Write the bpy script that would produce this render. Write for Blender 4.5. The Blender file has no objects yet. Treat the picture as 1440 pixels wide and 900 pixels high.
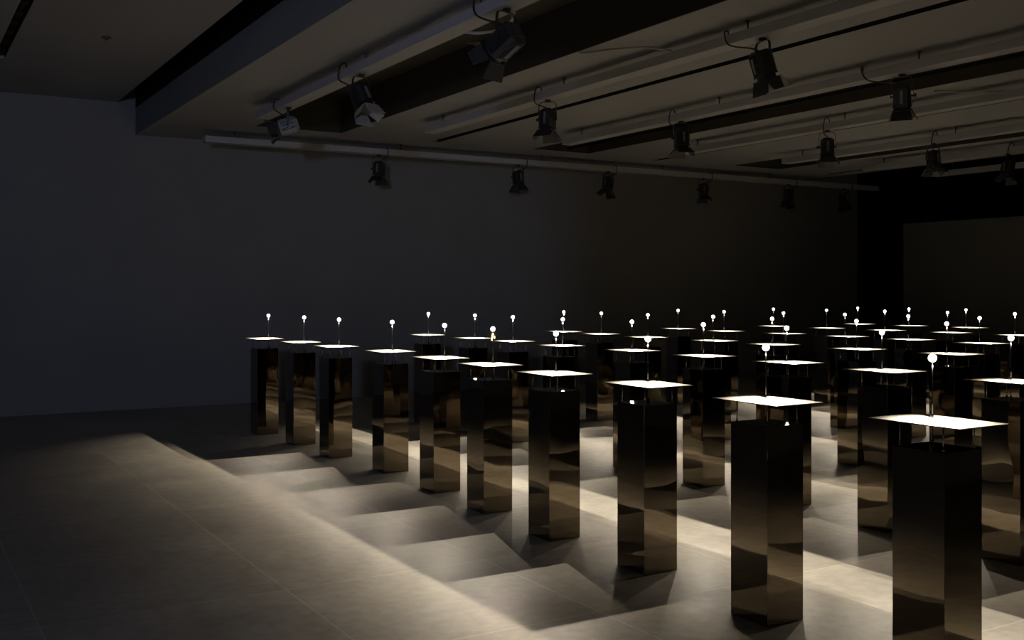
import bpy, bmesh, math, random
from mathutils import Vector, Matrix
random.seed(4)
S = bpy.context.scene
C = S.collection
PI = math.pi

# ------------------------------------------------------------------ materials
def new_mat(name):
    m = bpy.data.materials.new(name)
    m.use_nodes = True
    nt = m.node_tree
    return m, nt, nt.nodes['Principled BSDF']

def simple(name, col, rough=.6, metal=0., spec=.5, noise=0., nscale=6., bump=0., bscale=40.):
    m, nt, b = new_mat(name)
    b.inputs['Base Color'].default_value = (*col, 1)
    b.inputs['Roughness'].default_value = rough
    b.inputs['Metallic'].default_value = metal
    b.inputs['Specular IOR Level'].default_value = spec
    tc = nt.nodes.new('ShaderNodeTexCoord')
    if noise:
        n = nt.nodes.new('ShaderNodeTexNoise'); n.inputs['Scale'].default_value = nscale; n.inputs['Detail'].default_value = 6
        nt.links.new(tc.outputs['Object'], n.inputs['Vector'])
        r = nt.nodes.new('ShaderNodeMapRange')
        r.inputs['From Min'].default_value = .3; r.inputs['From Max'].default_value = .7
        r.inputs['To Min'].default_value = 1 - noise; r.inputs['To Max'].default_value = 1 + noise
        nt.links.new(n.outputs['Fac'], r.inputs['Value'])
        mx = nt.nodes.new('ShaderNodeVectorMath'); mx.operation = 'SCALE'
        mx.inputs[0].default_value = col
        nt.links.new(r.outputs['Result'], mx.inputs['Scale'])
        nt.links.new(mx.outputs['Vector'], b.inputs['Base Color'])
    if bump:
        n = nt.nodes.new('ShaderNodeTexNoise'); n.inputs['Scale'].default_value = bscale; n.inputs['Detail'].default_value = 3
        nt.links.new(tc.outputs['Object'], n.inputs['Vector'])
        bp = nt.nodes.new('ShaderNodeBump'); bp.inputs['Strength'].default_value = bump; bp.inputs['Distance'].default_value = .01
        nt.links.new(n.outputs['Fac'], bp.inputs['Height'])
        nt.links.new(bp.outputs['Normal'], b.inputs['Normal'])
    return m

def mirror_mat():
    m, nt, b = new_mat('mirror_steel')
    b.inputs['Metallic'].default_value = 1
    b.inputs['Base Color'].default_value = (.25, .21, .158, 1)
    b.inputs['Roughness'].default_value = .012
    tc = nt.nodes.new('ShaderNodeTexCoord')
    oi = nt.nodes.new('ShaderNodeObjectInfo')
    ad = nt.nodes.new('ShaderNodeVectorMath'); ad.operation = 'ADD'
    sc = nt.nodes.new('ShaderNodeMath'); sc.operation = 'MULTIPLY'; sc.inputs[1].default_value = 37.
    nt.links.new(oi.outputs['Random'], sc.inputs[0])
    nt.links.new(tc.outputs['Object'], ad.inputs[0]); nt.links.new(sc.outputs[0], ad.inputs[1])
    n = nt.nodes.new('ShaderNodeTexNoise'); n.inputs['Scale'].default_value = 3.2; n.inputs['Detail'].default_value = 0.5
    nt.links.new(ad.outputs[0], n.inputs['Vector'])
    bp = nt.nodes.new('ShaderNodeBump'); bp.inputs['Strength'].default_value = .28; bp.inputs['Distance'].default_value = .012
    nt.links.new(n.outputs['Fac'], bp.inputs['Height']); nt.links.new(bp.outputs['Normal'], b.inputs['Normal'])
    return m

def floor_mat():
    m, nt, b = new_mat('concrete_tile')
    L = nt.links.new
    tc = nt.nodes.new('ShaderNodeTexCoord')
    sx = nt.nodes.new('ShaderNodeSeparateXYZ'); L(tc.outputs['Object'], sx.inputs[0])
    def math_(op, a, bb=None, c=None):
        nd = nt.nodes.new('ShaderNodeMath'); nd.operation = op
        for k, v in enumerate((a, bb, c)):
            if v is None: continue
            if isinstance(v, (int, float)): nd.inputs[k].default_value = v
            else: L(v, nd.inputs[k])
        return nd.outputs[0]
    u = math_('DIVIDE', math_('SUBTRACT', sx.outputs['X'], 1.84 - 1.21 * 20), 1.21)
    v = math_('DIVIDE', math_('SUBTRACT', sx.outputs['Y'], 4.24 - 1.17 * 20), 1.17)
    fu, fv = math_('FRACT', u), math_('FRACT', v)
    du = math_('MINIMUM', fu, math_('SUBTRACT', 1., fu)); dv = math_('MINIMUM', fv, math_('SUBTRACT', 1., fv))
    joint = math_('LESS_THAN', math_('MINIMUM', du, dv), .003)
    cid = nt.nodes.new('ShaderNodeCombineXYZ')
    L(math_('FLOOR', u), cid.inputs[0]); L(math_('FLOOR', v), cid.inputs[1])
    wn = nt.nodes.new('ShaderNodeTexWhiteNoise'); wn.noise_dimensions = '3D'; L(cid.outputs[0], wn.inputs['Vector'])
    shift = nt.nodes.new('ShaderNodeVectorMath'); shift.operation = 'MULTIPLY_ADD'
    L(wn.outputs['Color'], shift.inputs[0]); shift.inputs[1].default_value = (9, 9, 9); L(tc.outputs['Object'], shift.inputs[2])
    n1 = nt.nodes.new('ShaderNodeTexNoise'); n1.inputs['Scale'].default_value = 1.7; n1.inputs['Detail'].default_value = 8; n1.inputs['Roughness'].default_value = .6
    n1.inputs['Distortion'].default_value = .25
    L(shift.outputs[0], n1.inputs['Vector'])
    n2 = nt.nodes.new('ShaderNodeTexNoise'); n2.inputs['Scale'].default_value = 14; n2.inputs['Detail'].default_value = 8
    L(shift.outputs[0], n2.inputs['Vector'])
    mr = nt.nodes.new('ShaderNodeMapRange'); mr.inputs['From Min'].default_value = .3; mr.inputs['From Max'].default_value = .7
    mr.inputs['To Min'].default_value = .85; mr.inputs['To Max'].default_value = 1.13; L(n1.outputs['Fac'], mr.inputs['Value'])
    mr2 = nt.nodes.new('ShaderNodeMapRange'); mr2.inputs['From Min'].default_value = .3; mr2.inputs['From Max'].default_value = .7
    mr2.inputs['To Min'].default_value = .88; mr2.inputs['To Max'].default_value = 1.12; L(n2.outputs['Fac'], mr2.inputs['Value'])
    tone = math_('MULTIPLY', math_('MULTIPLY', mr.outputs[0], mr2.outputs[0]), math_('MULTIPLY_ADD', wn.outputs['Value'], .16, .92))
    tone = math_('MULTIPLY', tone, math_('MULTIPLY_ADD', joint, .45, 1.))
    col = nt.nodes.new('ShaderNodeVectorMath'); col.operation = 'SCALE'; col.inputs[0].default_value = (.34, .315, .27)
    L(tone, col.inputs['Scale']); L(col.outputs[0], b.inputs['Base Color'])
    rr = nt.nodes.new('ShaderNodeMapRange'); rr.inputs['From Min'].default_value = .3; rr.inputs['From Max'].default_value = .7
    rr.inputs['To Min'].default_value = .31; rr.inputs['To Max'].default_value = .46; L(n1.outputs['Fac'], rr.inputs['Value'])
    L(rr.outputs[0], b.inputs['Roughness'])
    b.inputs['Specular IOR Level'].default_value = .18
    bp = nt.nodes.new('ShaderNodeBump'); bp.inputs['Strength'].default_value = .12; bp.inputs['Distance'].default_value = .004
    hh = math_('SUBTRACT', n2.outputs['Fac'], math_('MULTIPLY', joint, .6))
    L(hh, bp.inputs['Height']); L(bp.outputs['Normal'], b.inputs['Normal'])
    return m

def emit(name, col, strength):
    m, nt, b = new_mat(name)
    b.inputs['Base Color'].default_value = (.8, .8, .8, 1)
    b.inputs['Emission Color'].default_value = (*col, 1)
    b.inputs['Emission Strength'].default_value = strength
    m.cycles.emission_sampling = 'NONE'
    return m

M = dict(
    mirror=mirror_mat(), floor=floor_mat(),
    wall=simple('grey_wall_paint', (.24, .237, .234), .75, noise=.04, nscale=1.2, bump=.05, bscale=90, spec=.3),
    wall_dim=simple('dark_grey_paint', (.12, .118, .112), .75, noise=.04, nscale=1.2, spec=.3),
    wall_white=simple('white_wall_paint', (.85, .84, .82), .75, noise=.03, nscale=1.2, spec=.3),
    ceil=simple('ceiling_paint', (.355, .355, .355), .85, noise=.03, nscale=.8, bump=.05, bscale=70, spec=.2),
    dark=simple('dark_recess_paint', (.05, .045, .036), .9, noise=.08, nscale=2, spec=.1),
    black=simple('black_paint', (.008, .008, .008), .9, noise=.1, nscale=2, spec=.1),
    rail=simple('white_rail_enamel', (.46, .455, .45), .5, noise=.02, nscale=5),
    plate=simple('brushed_steel_plate', (.10, .095, .085), .55, metal=0., noise=.04, nscale=60, spec=.3),
    rod=simple('polished_steel_rod', (.55, .53, .5), .15, metal=1., noise=.03, nscale=30),
    bulb=emit('lit_led', (1., .93, .84), 9.),
    stem=simple('dark_steel_stem', (.16, .155, .15), .05, metal=1., noise=.03, nscale=30),
    tag=simple('yellow_paper', (.10, .07, .014), .6, noise=.1, nscale=60),
    lamp=simple('black_lamp_enamel', (.020, .020, .021), .45, noise=.1, nscale=20),
    lampgrey=simple('grey_lamp_enamel', (.22, .22, .24), .45, noise=.08, nscale=20),
    door=simple('black_door_enamel', (.018, .018, .018), .55, noise=.1, nscale=20),
    bouncedoor=simple('bounce_lit_door', (.34, .33, .31), .6, noise=.15, nscale=25),  # black doors coloured pale for light bounced up from the floor
    label=simple('grey_label', (.17, .17, .175), .6, noise=.25, nscale=50),
    glass=simple('lens_glass', (.05, .05, .055), .08, noise=.05, nscale=9),
    cable=simple('black_rubber_cable', (.012, .012, .012), .5, noise=.1, nscale=30),
    pale=simple('pale_flex_cable', (.42, .40, .37), .6, noise=.05, nscale=30),
    steel=simple('dull_hanger_steel', (.10, .095, .09), .5, metal=.3, noise=.05, nscale=30),
)

# ------------------------------------------------------------------ mesh helpers
def bx(bm, x0, x1, y0, y1, z0, z1, mat=None):
    vs = [bm.verts.new((x, y, z)) for z in (z0, z1) for y in (y0, y1) for x in (x0, x1)]
    if mat is not None:
        for v in vs: v.co = mat @ v.co
    for f in ((0, 2, 3, 1), (4, 5, 7, 6), (0, 1, 5, 4), (1, 3, 7, 5), (3, 2, 6, 7), (2, 0, 4, 6)):
        bm.faces.new([vs[k] for k in f])
    return vs

def cyl(bm, p0, p1, r0, r1=None, n=12):
    p0, p1 = Vector(p0), Vector(p1)
    r1 = r0 if r1 is None else r1
    d = (p1 - p0).normalized()
    a = d.orthogonal().normalized(); b = d.cross(a)
    A = [bm.verts.new(p0 + r0 * (math.cos(t) * a + math.sin(t) * b)) for t in [2 * PI * k / n for k in range(n)]]
    B = [bm.verts.new(p1 + r1 * (math.cos(t) * a + math.sin(t) * b)) for t in [2 * PI * k / n for k in range(n)]]
    for k in range(n):
        f = bm.faces.new((A[k], A[(k + 1) % n], B[(k + 1) % n], B[k])); f.smooth = True
    bm.faces.new(A[::-1]); bm.faces.new(B)

def tube(bm, pts, r, n=8):
    pts = [Vector(p) for p in pts]
    rings = []
    prev = None
    for k, p in enumerate(pts):
        d = (pts[min(k + 1, len(pts) - 1)] - pts[max(k - 1, 0)]).normalized()
        a = d.orthogonal().normalized() if prev is None else (prev - prev.dot(d) * d).normalized()
        prev = a; b = d.cross(a)
        rings.append([bm.verts.new(p + r * (math.cos(2 * PI * q / n) * a + math.sin(2 * PI * q / n) * b)) for q in range(n)])
    for R0, R1 in zip(rings, rings[1:]):
        for q in range(n):
            f = bm.faces.new((R0[q], R0[(q + 1) % n], R1[(q + 1) % n], R1[q])); f.smooth = True
    bm.faces.new(rings[0][::-1]); bm.faces.new(rings[-1])

def smooth_path(pts, n=6):
    """Catmull-Rom through the points"""
    P = [Vector(p) for p in pts]; P = [2 * P[0] - P[1]] + P + [2 * P[-1] - P[-2]]
    out = []
    for k in range(1, len(P) - 2):
        for q in range(n):
            t = q / n
            a, b, c, d = P[k - 1], P[k], P[k + 1], P[k + 2]
            out.append(.5 * ((2 * b) + (c - a) * t + (2 * a - 5 * b + 4 * c - d) * t * t + (3 * b - a - 3 * c + d) * t ** 3))
    out.append(P[-2])
    return out

def obj(name, bm, mat, parent=None, bevel=0.):
    if bevel:
        bmesh.ops.bevel(bm, geom=list(bm.edges), offset=bevel, segments=1, affect='EDGES', clamp_overlap=True)
    bmesh.ops.recalc_face_normals(bm, faces=list(bm.faces))
    me = bpy.data.meshes.new(name); bm.to_mesh(me); bm.free()
    me.materials.append(M[mat] if isinstance(mat, str) else mat)
    o = bpy.data.objects.new(name, me); C.objects.link(o)
    if parent: o.parent = parent
    return o

def struct(name, boxes, mat):
    bm = bmesh.new()
    for b in boxes: bx(bm, *b)
    o = obj(name, bm, mat); o['kind'] = 'structure'
    return o

def thing(name, label, cat, loc=(0, 0, 0), rz=0., group=None):
    o = bpy.data.objects.new(name, None); C.objects.link(o)
    o.location = loc; o.rotation_euler = (0, 0, rz); o.empty_display_size = .1
    o['label'] = label; o['category'] = cat
    if group: o['group'] = group
    return o

def copy_tree(o, parent=None):
    c = o.copy(); C.objects.link(c); c.parent = parent
    for ch in list(o.children): copy_tree(ch, c)
    return c

# ------------------------------------------------------------------ the room (X along the back wall, Y away from the viewer)
ZL, ZU, YB = 3.69, 4.11, 14.65
XE = 14.95                                   # lowered ceiling cut short; black plenum also stands for the fading light
struct('floor', [(-5, 19, -6.2, YB, -.12, 0)], 'floor')
struct('wall_back', [(-5, 17.0, YB, YB + .2, 0, 4.9)], 'wall')
struct('wall_left', [(-5.2, -5, -6.2, YB, 0, 4.9)], 'wall')
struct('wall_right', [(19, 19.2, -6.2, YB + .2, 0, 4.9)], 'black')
struct('trim_1', [(17.0, 19, YB, YB + .2, 0, 4.9)], 'black')        # wall end painted black to stand for its unlit stretch
# wall behind the viewer, with the lobby opening to the viewer's left
struct('wall_front', [(-5, -3.4, -.35, -.15, 0, 4.9), (-.4, 7.95, -.35, -.15, 0, 4.9), (-3.4, -.4, -.35, -.15, 2.9, 4.9)], 'wall_white')
struct('wall_lobby', [(-5, 1.0, -6.2, -6.0, 0, 4.9), (1.0, 1.2, -6.2, -.35, 0, 4.9)], 'wall')
struct('ceiling_lobby', [(-5, 1.2, -6.2, -.35, 4.9, 5.05)], 'ceil')
# upper ceiling on the left, with its diffuser slot left open
struct('ceiling_upper', [(-5, 1.01, -.35, YB, ZU, ZU + .1), (1.11, 2.66, -.35, YB, ZU, ZU + .1), (1.01, 1.11, 12.55, YB, ZU, ZU + .1)], 'ceil')
struct('ceiling_cap', [(-5, 19.2, -.35, YB + .2, 4.9, 5.0)], 'black')
struct('beam', [(2.89, 2.896, -.35, YB, ZL, 4.05), (2.896, 3.05, -.35, YB, ZL + .121, 4.05)], 'wall')
struct('trim_6', [(2.89, 3.05, -.35, YB, 4.05, 4.9)], 'black')       # black strip painting in the shade on the beam's upper face
# lower ceiling in strips between slots and recesses
strips = [(2.896, 4.05), (5.21, 6.58), (6.70, 8.22), (9.23, 10.58), (10.68, 12.19), (13.25, 14.51), (14.59, XE)]
bxs = [(a, b, -.35, 13.1, ZL, ZL + .12) for a, b in strips] + [(2.896, XE, 13.25, YB, ZL, ZL + .12)]
bxs += [(a, b, 13.1, 13.25, ZL, ZL + .12) for a, b in [(2.896, 6.58), (6.70, 10.58), (10.68, 14.51), (14.59, XE)]]
struct('ceiling', bxs, 'ceil')
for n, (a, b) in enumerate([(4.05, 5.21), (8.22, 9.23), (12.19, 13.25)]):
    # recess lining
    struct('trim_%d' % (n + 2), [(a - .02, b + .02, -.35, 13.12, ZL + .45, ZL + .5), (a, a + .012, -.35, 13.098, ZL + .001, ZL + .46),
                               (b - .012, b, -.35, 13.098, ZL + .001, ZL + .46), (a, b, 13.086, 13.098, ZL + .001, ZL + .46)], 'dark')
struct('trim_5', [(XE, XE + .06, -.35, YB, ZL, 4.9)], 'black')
# freestanding partition on the right
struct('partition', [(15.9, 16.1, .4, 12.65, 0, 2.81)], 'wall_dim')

# linear air diffusers in the ceiling slots
def diffuser(label, xc, w, y0, y1, z):
    t = thing('linear_diffuser', label, 'air diffuser', (xc, (y0 + y1) / 2, z), group='linear diffusers in the ceiling')
    L = (y1 - y0) / 2
    bm = bmesh.new()
    bx(bm, -w / 2 + .002, w / 2 - .002, -L, L, .07, .08)
    bx(bm, -w / 2 + .001, -w / 2 + .004, -L, L, .0, .07); bx(bm, w / 2 - .004, w / 2 - .001, -L, L, .0, .07)
    obj('channel', bm, 'black', t)
    bm = bmesh.new()
    k = -L + .2
    bx(bm, -w * .12, w * .12, -L + .05, L - .05, .034, .042)
    ys = []
    while k < L - .2: ys.append(k); k += .42
    for k in ys: bx(bm, -w * .34, w * .34, k, k + .16, .028, .036)
    obj('blade', bm, 'dark', t)
diffuser('wide dark slot diffuser in the higher ceiling, at the top left corner', 1.06, .10, .2, 12.5, ZU)
diffuser('dark slot diffuser in the lowered ceiling right of the second rail', 6.64, .12, .2, 13.2, ZL)
diffuser('dark slot diffuser in the lowered ceiling beside the fourth rail', 10.63, .10, .2, 13.2, ZL)
diffuser('short visible dark slot diffuser in the ceiling beside the sixth rail', 14.55, .08, .2, 13.2, ZL)
bm = bmesh.new(); bx(bm, 8.70, 8.735, .3, 12.9, ZL + .0, ZL + .03)
for yy in (1.5, 4.5, 7.5, 10.5): bx(bm, 8.71, 8.725, yy, yy + .02, ZL + .03, ZL + .45)
o = obj('cable_track', bm, 'black'); o['label'] = 'thin black track running along the middle of the dark ceiling recess'; o['category'] = 'track'
bm = bmesh.new()
cyl(bm, (1.884, 10.957, ZU), (1.884, 10.957, ZU - .012), .05, .045, 20); cyl(bm, (1.884, 10.957, ZU - .012), (1.884, 10.957, ZU - .03), .02, .012, 12)
o = obj('sprinkler', bm, 'steel'); o['label'] = 'small dark round sprinkler in the higher ceiling on the left'; o['category'] = 'sprinkler'

# ------------------------------------------------------------------ hanging rails
ZB, ZT, RW = 3.52, 3.60, .16
def rail(label, x0, x1, y0, y1, hang, zc=ZL):
    along_y = (y1 - y0) > (x1 - x0)
    cx, cy = (x0 + x1) / 2, (y0 + y1) / 2
    t = thing('lighting_rail', label, 'rail', (cx, cy, ZB), group='white lighting rails under the ceiling')
    bm = bmesh.new()
    hx, hy = (x1 - x0) / 2, (y1 - y0) / 2
    bx(bm, -hx, hx, -hy, hy, 0, ZT - ZB)
    o = obj('rail_profile', bm, 'rail', t, bevel=.004)
    for h in hang:
        bm = bmesh.new()
        px, py = (0, h - cy) if along_y else (h - cx, 0)
        cyl(bm, (px, py, ZT - ZB - .002), (px, py, zc - ZB), .007, n=8)
        cyl(bm, (px, py, zc - ZB - .012), (px, py, zc - ZB), .02, n=10)
        obj('hanger_rod', bm, 'steel', t)
RX = [3.635, 5.73, 7.75, 9.71, 11.75, 13.55, 15.25]
nth = ['leftmost', 'second', 'third', 'fourth', 'fifth', 'sixth', 'seventh']
for k, x in enumerate(RX):
    lab = 'white lighting rail hung under the ceiling, %s' % (
        'leftmost one, nearest the beam' if k == 0 else 'rightmost and farthest of those running into the room' if k == 6 else
        '%s from the beam on the left' % nth[k])
    rail(lab, x - RW / 2, x + RW / 2, .1, 11.5, [.9 + q * 2.55 for q in range(4)] + [11.15], 4.9 if x > XE else ZL)
rail('long white lighting rail running parallel to the back wall', 3.55, 16.4, 13.6, 13.6 + RW, [3.95 + q * 2.4 for q in range(5)])

# ------------------------------------------------------------------ mirrored plinths
HP, ZP = .952, 1.0624          # plinth top, plate level
COL = [(0,0,3.724,2.798,.071,.074),(1,0,3.707,3.751,.069,.075),(2,0,3.771,4.77,.067,.076),(3,0,3.743,5.704,.066,.077),
(4,0,3.785,6.626,.071,.074),(5,0,3.822,7.493,.078,.07),(6,0,3.852,8.519,.056,.083),(7,0,3.737,9.534,.064,.078),
(8,0,3.727,10.506,.067,.076),(9,0,3.646,11.46,.07,.074),
(1,1,5.753,3.798,.032,.033),(2,1,5.778,4.751,.023,.038),(3,1,5.82,5.671,.027,.036),(4,1,5.803,6.591,.028,.036),
(5,1,5.774,7.523,.029,.035),(6,1,5.674,8.538,.048,.024),(7,1,5.726,9.521,.023,.039),(8,1,5.702,10.36,.042,.028),(9,1,5.644,11.402,.032,.033),
(3,2,7.783,5.71,.01,.046),(4,2,7.683,6.626,.033,.033),(5,2,7.618,7.614,.021,.04),(6,2,7.648,8.509,.015,.043),
(7,2,7.532,9.545,.046,.025),(8,2,7.589,10.541,.047,.024),(9,2,7.643,11.393,.015,.043),
(4,3,9.605,6.695,.03,.034),(5,3,9.654,7.599,.026,.037),(6,3,9.659,8.496,.029,.035),(7,3,9.649,9.446,.017,.043),
(8,3,9.548,10.425,.02,.04),(9,3,9.583,11.415,.026,.037),
(5,4,11.673,7.667,.032,.033),(6,4,11.684,8.573,.006,.049),(7,4,11.608,9.526,.03,.034),(8,4,11.554,10.504,.032,.033),(9,4,11.477,11.482,.04,.029),
(6,5,13.75,8.45,.03,.03),(7,5,13.471,9.576,0.,.053),(8,5,13.409,10.553,.03,.035),(9,5,13.365,11.494,.027,.036)]

root = thing('mirrored_plinth', '', 'plinth', group='mirrored plinths with lit plates')
HXC, HYC, HXP, HYP = .119, .125, .156, .220
bm = bmesh.new(); bx(bm, -HXC, HXC, -HYC, HYC, 0, HP)
obj('column', bm, 'mirror', root, bevel=.0012)
bm = bmesh.new(); bx(bm, -HXP, HXP, -HYP, HYP, ZP - .004, ZP)
obj('plate', bm, 'plate', root)
for sx in (-1, 1):
    for sy in (-1, 1):
        bm = bmesh.new()
        p = (sx * .098, sy * .104)
        cyl(bm, (*p, HP - .001), (*p, ZP - .0035), .0028, n=8)
        cyl(bm, (*p, HP), (*p, HP + .010), .0055, n=10)
        obj('support_pin', bm, 'rod', root)
ZLED = 1.314
bm = bmesh.new()
cyl(bm, (0, 0, HP - .001), (0, 0, ZLED - .012), .0021, n=8)
cyl(bm, (0, 0, HP), (0, 0, HP + .016), .006, n=10)
cyl(bm, (0, 0, ZP), (0, 0, ZP + .014), .0055, .004, n=10)
rod = obj('rod', bm, 'stem', root)
bm = bmesh.new()
cyl(bm, (0, 0, ZLED - .018), (0, 0, ZLED - .010), .0035, .0045, n=12)
obj('led_socket', bm, 'stem', rod)
bm = bmesh.new(); bmesh.ops.create_uvsphere(bm, u_segments=16, v_segments=10, radius=.0175)
for v in bm.verts: v.co.z += ZLED
for f in bm.faces: f.smooth = True
obj('led_bulb', bm, 'bulb', rod)
ld = bpy.data.lights.new('led_light', 'SPOT'); ld.energy = 128.; ld.color = (1., .865, .68)
ld.spot_size = math.radians(107); ld.spot_blend = 1.; ld.shadow_soft_size = .0018
lo = bpy.data.objects.new('led_light', ld); C.objects.link(lo); lo.parent = rod
AIM = Vector((-.23, -.31, -.92)).normalized()
lo.location = Vector((0, 0, ZLED)) + AIM * .0215
lo.rotation_euler = AIM.to_track_quat('-Z', 'Y').to_euler()

ORD = ['nearest', 'second nearest', 'third nearest', 'fourth nearest', 'fifth nearest', 'sixth nearest', 'seventh nearest', 'eighth nearest', 'second farthest', 'farthest']
ROWN = ['leftmost row', 'second row from the left', 'third row from the left', 'fourth row from the left', 'fifth row from the left', 'rightmost row']
first = {}
for k, (i, j, X, Y, ea, eb) in enumerate(COL):
    t = root if k == 0 else copy_tree(root)
    t.location = (X, Y, 0)
    first.setdefault(j, i)
    n = [c[1] for c in COL].count(j); r = i - first[j]
    o_ = 'farthest' if r == n - 1 else 'second farthest' if r == n - 2 else ORD[r]
    t['label'] = 'mirrored plinth with lit plate, %s in the %s' % (o_, ROWN[j])
    for ch in t.children:
        if ch.name.startswith('rod'): ch.location = (ea, eb, 0)
    if (i, j) == (4, 0): tagged = t
t = tagged
t['label'] = 'mirrored plinth with two yellow strips hanging below its LED, in the leftmost row'
rd = [c for c in t.children if c.name.startswith('rod')][0]
bm = bmesh.new()
R = Matrix.Rotation(-.54, 4, 'Z')
bx(bm, -.012, .003, .007, .0085, ZLED - .085, ZLED - .018, R); bx(bm, .006, .017, .007, .0085, ZLED - .070, ZLED - .018, R)
bx(bm, -.012, .017, .004, .0085, ZLED - .024, ZLED - .018, R)
o = obj('yellow_strip', bm, 'tag', rd); o['label'] = 'yellow paper strips'

# ------------------------------------------------------------------ theatre spotlights on the rails
YAW = math.radians(30.97)
RIGHT = Vector((math.cos(YAW), -math.sin(YAW), 0)); FWD = Vector((math.sin(YAW), math.cos(YAW), 0)); UP = Vector((0, 0, 1))

def lamp_meshes():
    me = {}
    # housing: eight-sided ribbed body, rear cap, front ring
    bm = bmesh.new()
    def octa(w, c, z0, z1, w1=None):
        w1 = w1 or w; c1 = c * w1 / w
        def ring(w, c, z): return [bm.verts.new((x, y, z)) for x, y in ((w, -w + c), (w, w - c), (w - c, w), (-w + c, w), (-w, w - c), (-w, -w + c), (-w + c, -w), (w - c, -w))]
        A, B = ring(w, c, z0), ring(w1, c1, z1)
        for k in range(8): bm.faces.new((A[k], A[(k + 1) % 8], B[(k + 1) % 8], B[k]))
        bm.faces.new(A[::-1]); bm.faces.new(B)
    octa(.088, .030, -.10, .09); octa(.088, .030, .09, .112, .070)
    octa(.094, .034, -.112, -.098); octa(.094, .034, -.004, .006)
    for q in range(-3, 4):                                  # cooling ribs
        x = q * .0155
        bx(bm, x - .0035, x + .0035, -.0965, -.087, .012, .088); bx(bm, x - .0035, x + .0035, .087, .0965, .012, .088)
        bx(bm, x - .0035, x + .0035, -.0965, -.087, -.092, -.012); bx(bm, x - .0035, x + .0035, .087, .0965, -.092, -.012)
    bx(bm, -.05, .05, -.06, .06, .112, .122)
    me['housing'] = (bm, 'lamp')
    bm = bmesh.new(); cyl(bm, (0, 0, -.112), (0, 0, -.142), .084, .088, 24); bx(bm, -.092, .092, -.092, .092, -.148, -.142)
    me['lens_ring'] = (bm, 'lamp')
    bm = bmesh.new(); cyl(bm, (0, 0, -.148), (0, 0, -.151), .074, .060, 24); me['lens'] = (bm, 'glass')
    bm = bmesh.new(); bx(bm, .088, .0975, -.015, .015, -.075, .065); me['label_plate'] = (bm, 'label')
    bm = bmesh.new(); cyl(bm, (-.088, 0, 0), (-.128, 0, 0), .010, n=10); cyl(bm, (-.122, 0, 0), (-.142, 0, 0), .022, .019, n=10)
    me['tilt_knob'] = (bm, 'lamp')
    bm = bmesh.new(); cyl(bm, (.088, 0, 0), (.118, 0, 0), .010, n=10); me['pivot_bolt'] = (bm, 'lamp')
    bm = bmesh.new()
    for sx in (-1, 1):
        for q in (-.046, -.026, -.006, .030, .050):
            x0, x1 = sorted((sx * .0878, sx * .0886)); bx(bm, x0, x1, q - .004, q + .004, -.085, .078)
    me['vent_grille'] = (bm, 'black')
    return me

def door_bm(wide):
    bm = bmesh.new()
    w0, w1, h = (.088, .115, .125) if wide else (.075, .055, .115)
    P = [(-w0, 0, 0), (w0, 0, 0), (w1, 0, -h), (-w1, 0, -h)]
    A = [bm.verts.new((x, -.0012, z)) for x, y, z in P]; B = [bm.verts.new((x, .0012, z)) for x, y, z in P]
    bm.faces.new(A); bm.faces.new(B[::-1])
    for k in range(4): bm.faces.new((A[k], A[(k + 1) % 4], B[(k + 1) % 4], B[k]))
    cyl(bm, (-w0 * .9, 0, 0), (w0 * .9, 0, 0), .004, n=8)
    return bm

def yoke_bm():
    bm = bmesh.new()
    # flat steel strap bent to an arch: up both sides and over
    pts = [(-.112, -.02), (-.112, .155)] + [(-.112 + .05 * (1 - math.cos(a)), .155 + .05 * math.sin(a)) for a in (PI / 6, PI / 3, PI / 2)]
    pts += [(-x, z) for x, z in pts[::-1]]
    for (x0, z0), (x1, z1) in zip(pts, pts[1:]):
        d = Vector((x1 - x0, 0, z1 - z0)); n = Vector((-d.z, 0, d.x)).normalized() * .0025
        vs = []
        for y in (-.012, .012):
            for p, s in ((Vector((x0, y, z0)), -1), (Vector((x1, y, z1)), -1), (Vector((x1, y, z1)), 1), (Vector((x0, y, z0)), 1)):
                vs.append(bm.verts.new(p + s * n))
        for f in ((0, 1, 2, 3), (7, 6, 5, 4), (0, 4, 5, 1), (2, 6, 7, 3), (1, 5, 6, 2), (0, 3, 7, 4)): bm.faces.new([vs[q] for q in f])
    return bm

LM = {}
for k, (bm, mt) in lamp_meshes().items():
    o = obj(k, bm, mt); LM[k] = o.data; bpy.data.objects.remove(o)
for k, wide in (('wide', True), ('narrow', False)):
    o = obj('barn_door', door_bm(wide), 'door'); LM[k] = o.data; bpy.data.objects.remove(o)
o = obj('yoke', yoke_bm(), 'lamp'); LM['yoke'] = o.data; bpy.data.objects.remove(o)

def link(name, data, parent):
    o = bpy.data.objects.new(name, data); C.objects.link(o); o.parent = parent; return o

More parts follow.
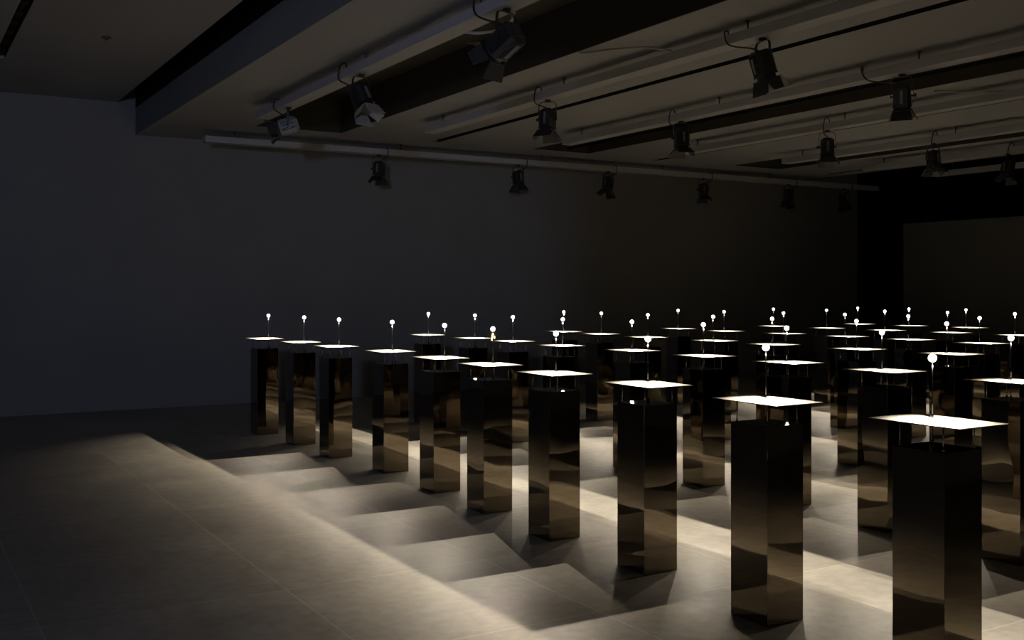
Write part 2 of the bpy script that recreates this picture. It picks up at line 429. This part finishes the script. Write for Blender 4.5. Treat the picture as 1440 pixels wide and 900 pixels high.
def spot(label, x, y, aim, doors, cab, flip=1, grey=False, scale=1., pale=()):
    """x, y: where it hangs (rail axis); aim in viewer terms (right, up, away); doors: opening angles; cab: cable shape (side, height)"""
    zt = ZB
    s = scale
    t = thing('stage_spotlight', label, 'spotlight', (x, y, zt), group='black barn door spotlights on the rails')
    a = (RIGHT * aim[0] + UP * aim[1] + FWD * aim[2]).normalized()
    # tilt axis: horizontal, square to the aim
    h = Vector((a.x, a.y, 0))
    ax = UP.cross(h).normalized() if h.length > .05 else RIGHT.copy()
    ax = ax * flip
    yx = ax.cross(UP) * -1
    Ry = Matrix((ax, UP.cross(ax), UP)).transposed()          # columns
    # clamp
    bm = bmesh.new(); bx(bm, -.022, .022, -.022, .022, -.018, 0); cyl(bm, (0, 0, -.018), (0, 0, -.026), .012, n=10)
    obj('clamp', bm, 'lamp', t)
    piv = Vector((0, 0, -.024 - .205 * s))
    yk = link('yoke', LM['yoke'], t)
    yk.matrix_local = Matrix.Translation(piv) @ Ry.to_4x4() @ Matrix.Scale(s, 4)
    # head
    z = -a; xx = ax; yy = z.cross(xx).normalized(); xx = yy.cross(z)
    Rh = Matrix((xx, yy, z)).transposed().to_4x4()
    hd = link('housing', LM['housing'], t)
    hd.matrix_local = Matrix.Translation(piv) @ Rh @ Matrix.Scale(s, 4)
    if grey:
        hd.data = hd.data.copy(); hd.data.materials[0] = M['lampgrey']
        g = link('vent_grille', LM['vent_grille'], hd)
    rg = link('lens_ring', LM['lens_ring'], hd); link('lens', LM['lens'], hd)
    link('tilt_knob', LM['tilt_knob'], hd); link('pivot_bolt', LM['pivot_bolt'], hd)
    for sd in () if grey else (0, 1):
        lp = link('label_plate', LM['label_plate'], hd)
        lp.rotation_euler = (0, 0, PI / 2 * (1 if sd else -1))
        lp.location = (0, .009 * (1 if sd else -1), 0)
    for q, ang in enumerate(doors):
        if ang is None: continue
        d = link('barn_door', LM['wide' if q % 2 == 0 else 'narrow'], hd)
        if q in pale: d.data = d.data.copy(); d.data.materials[0] = M['bouncedoor']
        d.matrix_local = Matrix.Rotation(q * PI / 2, 4, 'Z') @ Matrix.Translation((0, .092, -.150)) @ Matrix.Rotation(math.radians(ang), 4, 'X')
    # cable: from the back of the housing up in a loop to the rail
    side, hgt, reach = cab
    rear = piv + Rh.to_3x3() @ Vector((0, 0, .118 * s))
    along = Vector((1, 0, 0)) if y > 13 else Vector((0, 1, 0))
    if along.dot(RIGHT) < 0: along = -along
    sd = RIGHT * side
    end = Vector((0, 0, ZT - ZB + .004)) - (Vector((RW / 2 - .02, 0, 0)) if y < 13 else Vector((0, RW / 2 - .02, 0)))
    front = Vector((-1, 0, 0)) if y < 13 else Vector((0, -1, 0))
    p1 = rear + sd * .06 + UP * .02
    p2 = Vector((0, 0, -.03)) + front * (RW / 2 + .03) + along * (reach * .6) + sd * .05
    p3 = Vector((0, 0, hgt * .8)) + front * (RW / 2 + .03) + along * reach
    p4 = Vector((0, 0, hgt)) + front * (RW / 2 - .02) + along * (reach * 1.05)
    p5 = Vector((0, 0, ZT - ZB + .008)) + front * .03 + along * (reach * 1.15)
    bm = bmesh.new(); tube(bm, smooth_path([rear, p1, p2, p3, p4, p5], 6), .0065)
    obj('power_cable', bm, 'cable', t)
    return t

OPEN = (38, 40, 38, 40)
spot('spotlight with pale ribbed side turned flat to the left, on the leftmost rail', RX[0], 10.61, (-.93, -.30, -.1), (25, 30, 25, 30), (-.2, .10, -.12), 1, True, .84)
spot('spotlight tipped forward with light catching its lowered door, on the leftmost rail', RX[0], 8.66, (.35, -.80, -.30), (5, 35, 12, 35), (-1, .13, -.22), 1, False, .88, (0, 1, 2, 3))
spot('large black spotlight aimed left at the top edge, on the leftmost rail', RX[0], 6.13, (-.66, -.50, .50), (35, 30, 35, 30), (-.6, .14, -.25), 1, False, .95)
spot('spotlight pointing straight down with a grey side label, on the second rail', RX[1], 8.85, (-.05, -1, -.12), OPEN, (-.4, .13, -.05), 1, False, .84)
spot('largest spotlight with visible ribs and one long lowered door, on the second rail', RX[1], 5.84, (.28, -.88, .10), (15, 25, 30, 10), (-1, .11, -.30), 1, False, .84)
spot('spotlight with splayed doors pointing down, on the third rail from the left', RX[2], 9.18, (.02, -1, -.1), (48, 45, 48, 45), (-.5, .13, -.06), 1, False, .84)
spot('ribbed spotlight with two doors flared apart, on the third rail near the right', RX[2], 6.18, (.10, -.95, .22), (45, 30, 40, 25), (-1, .12, -.36), 1, False, .84)
spot('spotlight with curled cable and splayed doors, on the fourth rail', RX[3], 8.82, (-.02, -1, -.1), OPEN, (.1, .14, .06), 1, False, .86)
spot('dim spotlight pointing down, on the fifth rail from the left', RX[4], 8.88, (.04, -1, -.1), (42, 40, 42, 40), (.1, .14, .08), 1, False, .86)
spot('dim spotlight at the right edge of view, on the sixth rail', RX[5], 9.02, (-.2, -.95, -.1), (30, 40, 30, 40), (.1, .14, .1), 1, False, .84)
BY = 13.68
BK = [(6.01, 'on the back wall rail, leftmost, with a bright grey label', (-.03, -1, -.15), OPEN, 1),
      (8.32, 'on the back wall rail, second from the left', (.06, -1, -.1), (40, 42, 30, 42), 1),
      (10.02, 'on the back wall rail, third from the left, leaning back', (-.18, -1, -.2), (35, 55, 40, 30), 1),
      (12.04, 'on the back wall rail, fourth from the left, doors spread', (0, -1, -.15), (44, 46, 44, 46), 1),
      (14.06, 'on the back wall rail, fifth from the left, doors nearly shut', (-.12, -1, -.1), (8, 10, 8, 10), 0),
      (15.51, 'on the back wall rail, last before the dark corner', (.05, -1, -.1), (5, 8, 5, 8), 0)]
for X, lab, aim, dr, cb in BK:
    spot('small black spotlight ' + lab, X, BY, aim, dr, (.5, .10, .09), 1, False, .84)

# pale flexible cables looping between ceiling and rails
def flex(label, pts, r=.011):
    bm = bmesh.new(); tube(bm, smooth_path(pts, 8), r)
    o = obj('flex_cable', bm, 'pale'); o['label'] = label; o['category'] = 'cable'
flex('pale flexible cable drooping from the leftmost rail near the large spotlight', [(3.7, 6.9, 3.535), (3.76, 6.75, 3.50), (3.80, 6.55, 3.485), (3.80, 6.35, 3.50), (3.74, 6.2, 3.53)])
flex('pale flexible cable looping from the ceiling recess to the second rail', [(5.215, 7.55, ZL + .02), (5.23, 7.5, ZL - .02), (5.33, 7.2, ZL - .035), (5.5, 6.95, ZL - .05), (5.68, 6.85, ZT + .012)])
flex('pale flexible cable looping above the fourth rail near the ribbed spotlight', [(9.4, 7.1, ZL - .012), (9.5, 6.95, ZL - .03), (9.6, 6.7, ZT + .03), (9.71, 6.5, ZT + .012)])

# ------------------------------------------------------------------ daylight from the lobby behind the viewer, through its opening
al = bpy.data.lights.new('lobby_daylight', 'AREA'); al.shape = 'DISK'; al.size = .55; al.energy = 240; al.color = (.55, .65, 1.)
ao = bpy.data.objects.new('lobby_daylight', al); C.objects.link(ao)
ao.location = (-3.74, -5.0, 2.1)
ao.rotation_euler = (Vector((.45, .89, .06))).to_track_quat('-Z', 'Y').to_euler()

w = bpy.data.worlds.new('World'); S.world = w; w.use_nodes = True
w.node_tree.nodes['Background'].inputs[0].default_value = (.5, .55, .7, 1)
w.node_tree.nodes['Background'].inputs[1].default_value = 0.0

# ------------------------------------------------------------------ camera
cd = bpy.data.cameras.new('camera'); cd.lens = 36 * 1470 / 1440.; cd.sensor_width = 36; cd.sensor_fit = 'HORIZONTAL'
cd.shift_y = -41.8 / 1440.; cd.clip_start = .02
co = bpy.data.objects.new('camera', cd); C.objects.link(co)
co.location = (0, 0, 1.6); co.rotation_euler = (PI / 2, 0, -YAW)
S.camera = co

S.view_settings.view_transform = 'Standard'; S.view_settings.look = 'None'
S.view_settings.gamma = 1; S.view_settings.use_curve_mapping = False; S.view_settings.exposure = 0.
cy = S.cycles
cy.use_denoising = True; cy.use_light_tree = True; cy.max_bounces = 8; cy.diffuse_bounces = 3; cy.glossy_bounces = 6
cy.sample_clamp_indirect = 2.; cy.blur_glossy = 1.0
cy.use_adaptive_sampling = False
cy.caustics_reflective = False; cy.caustics_refractive = False
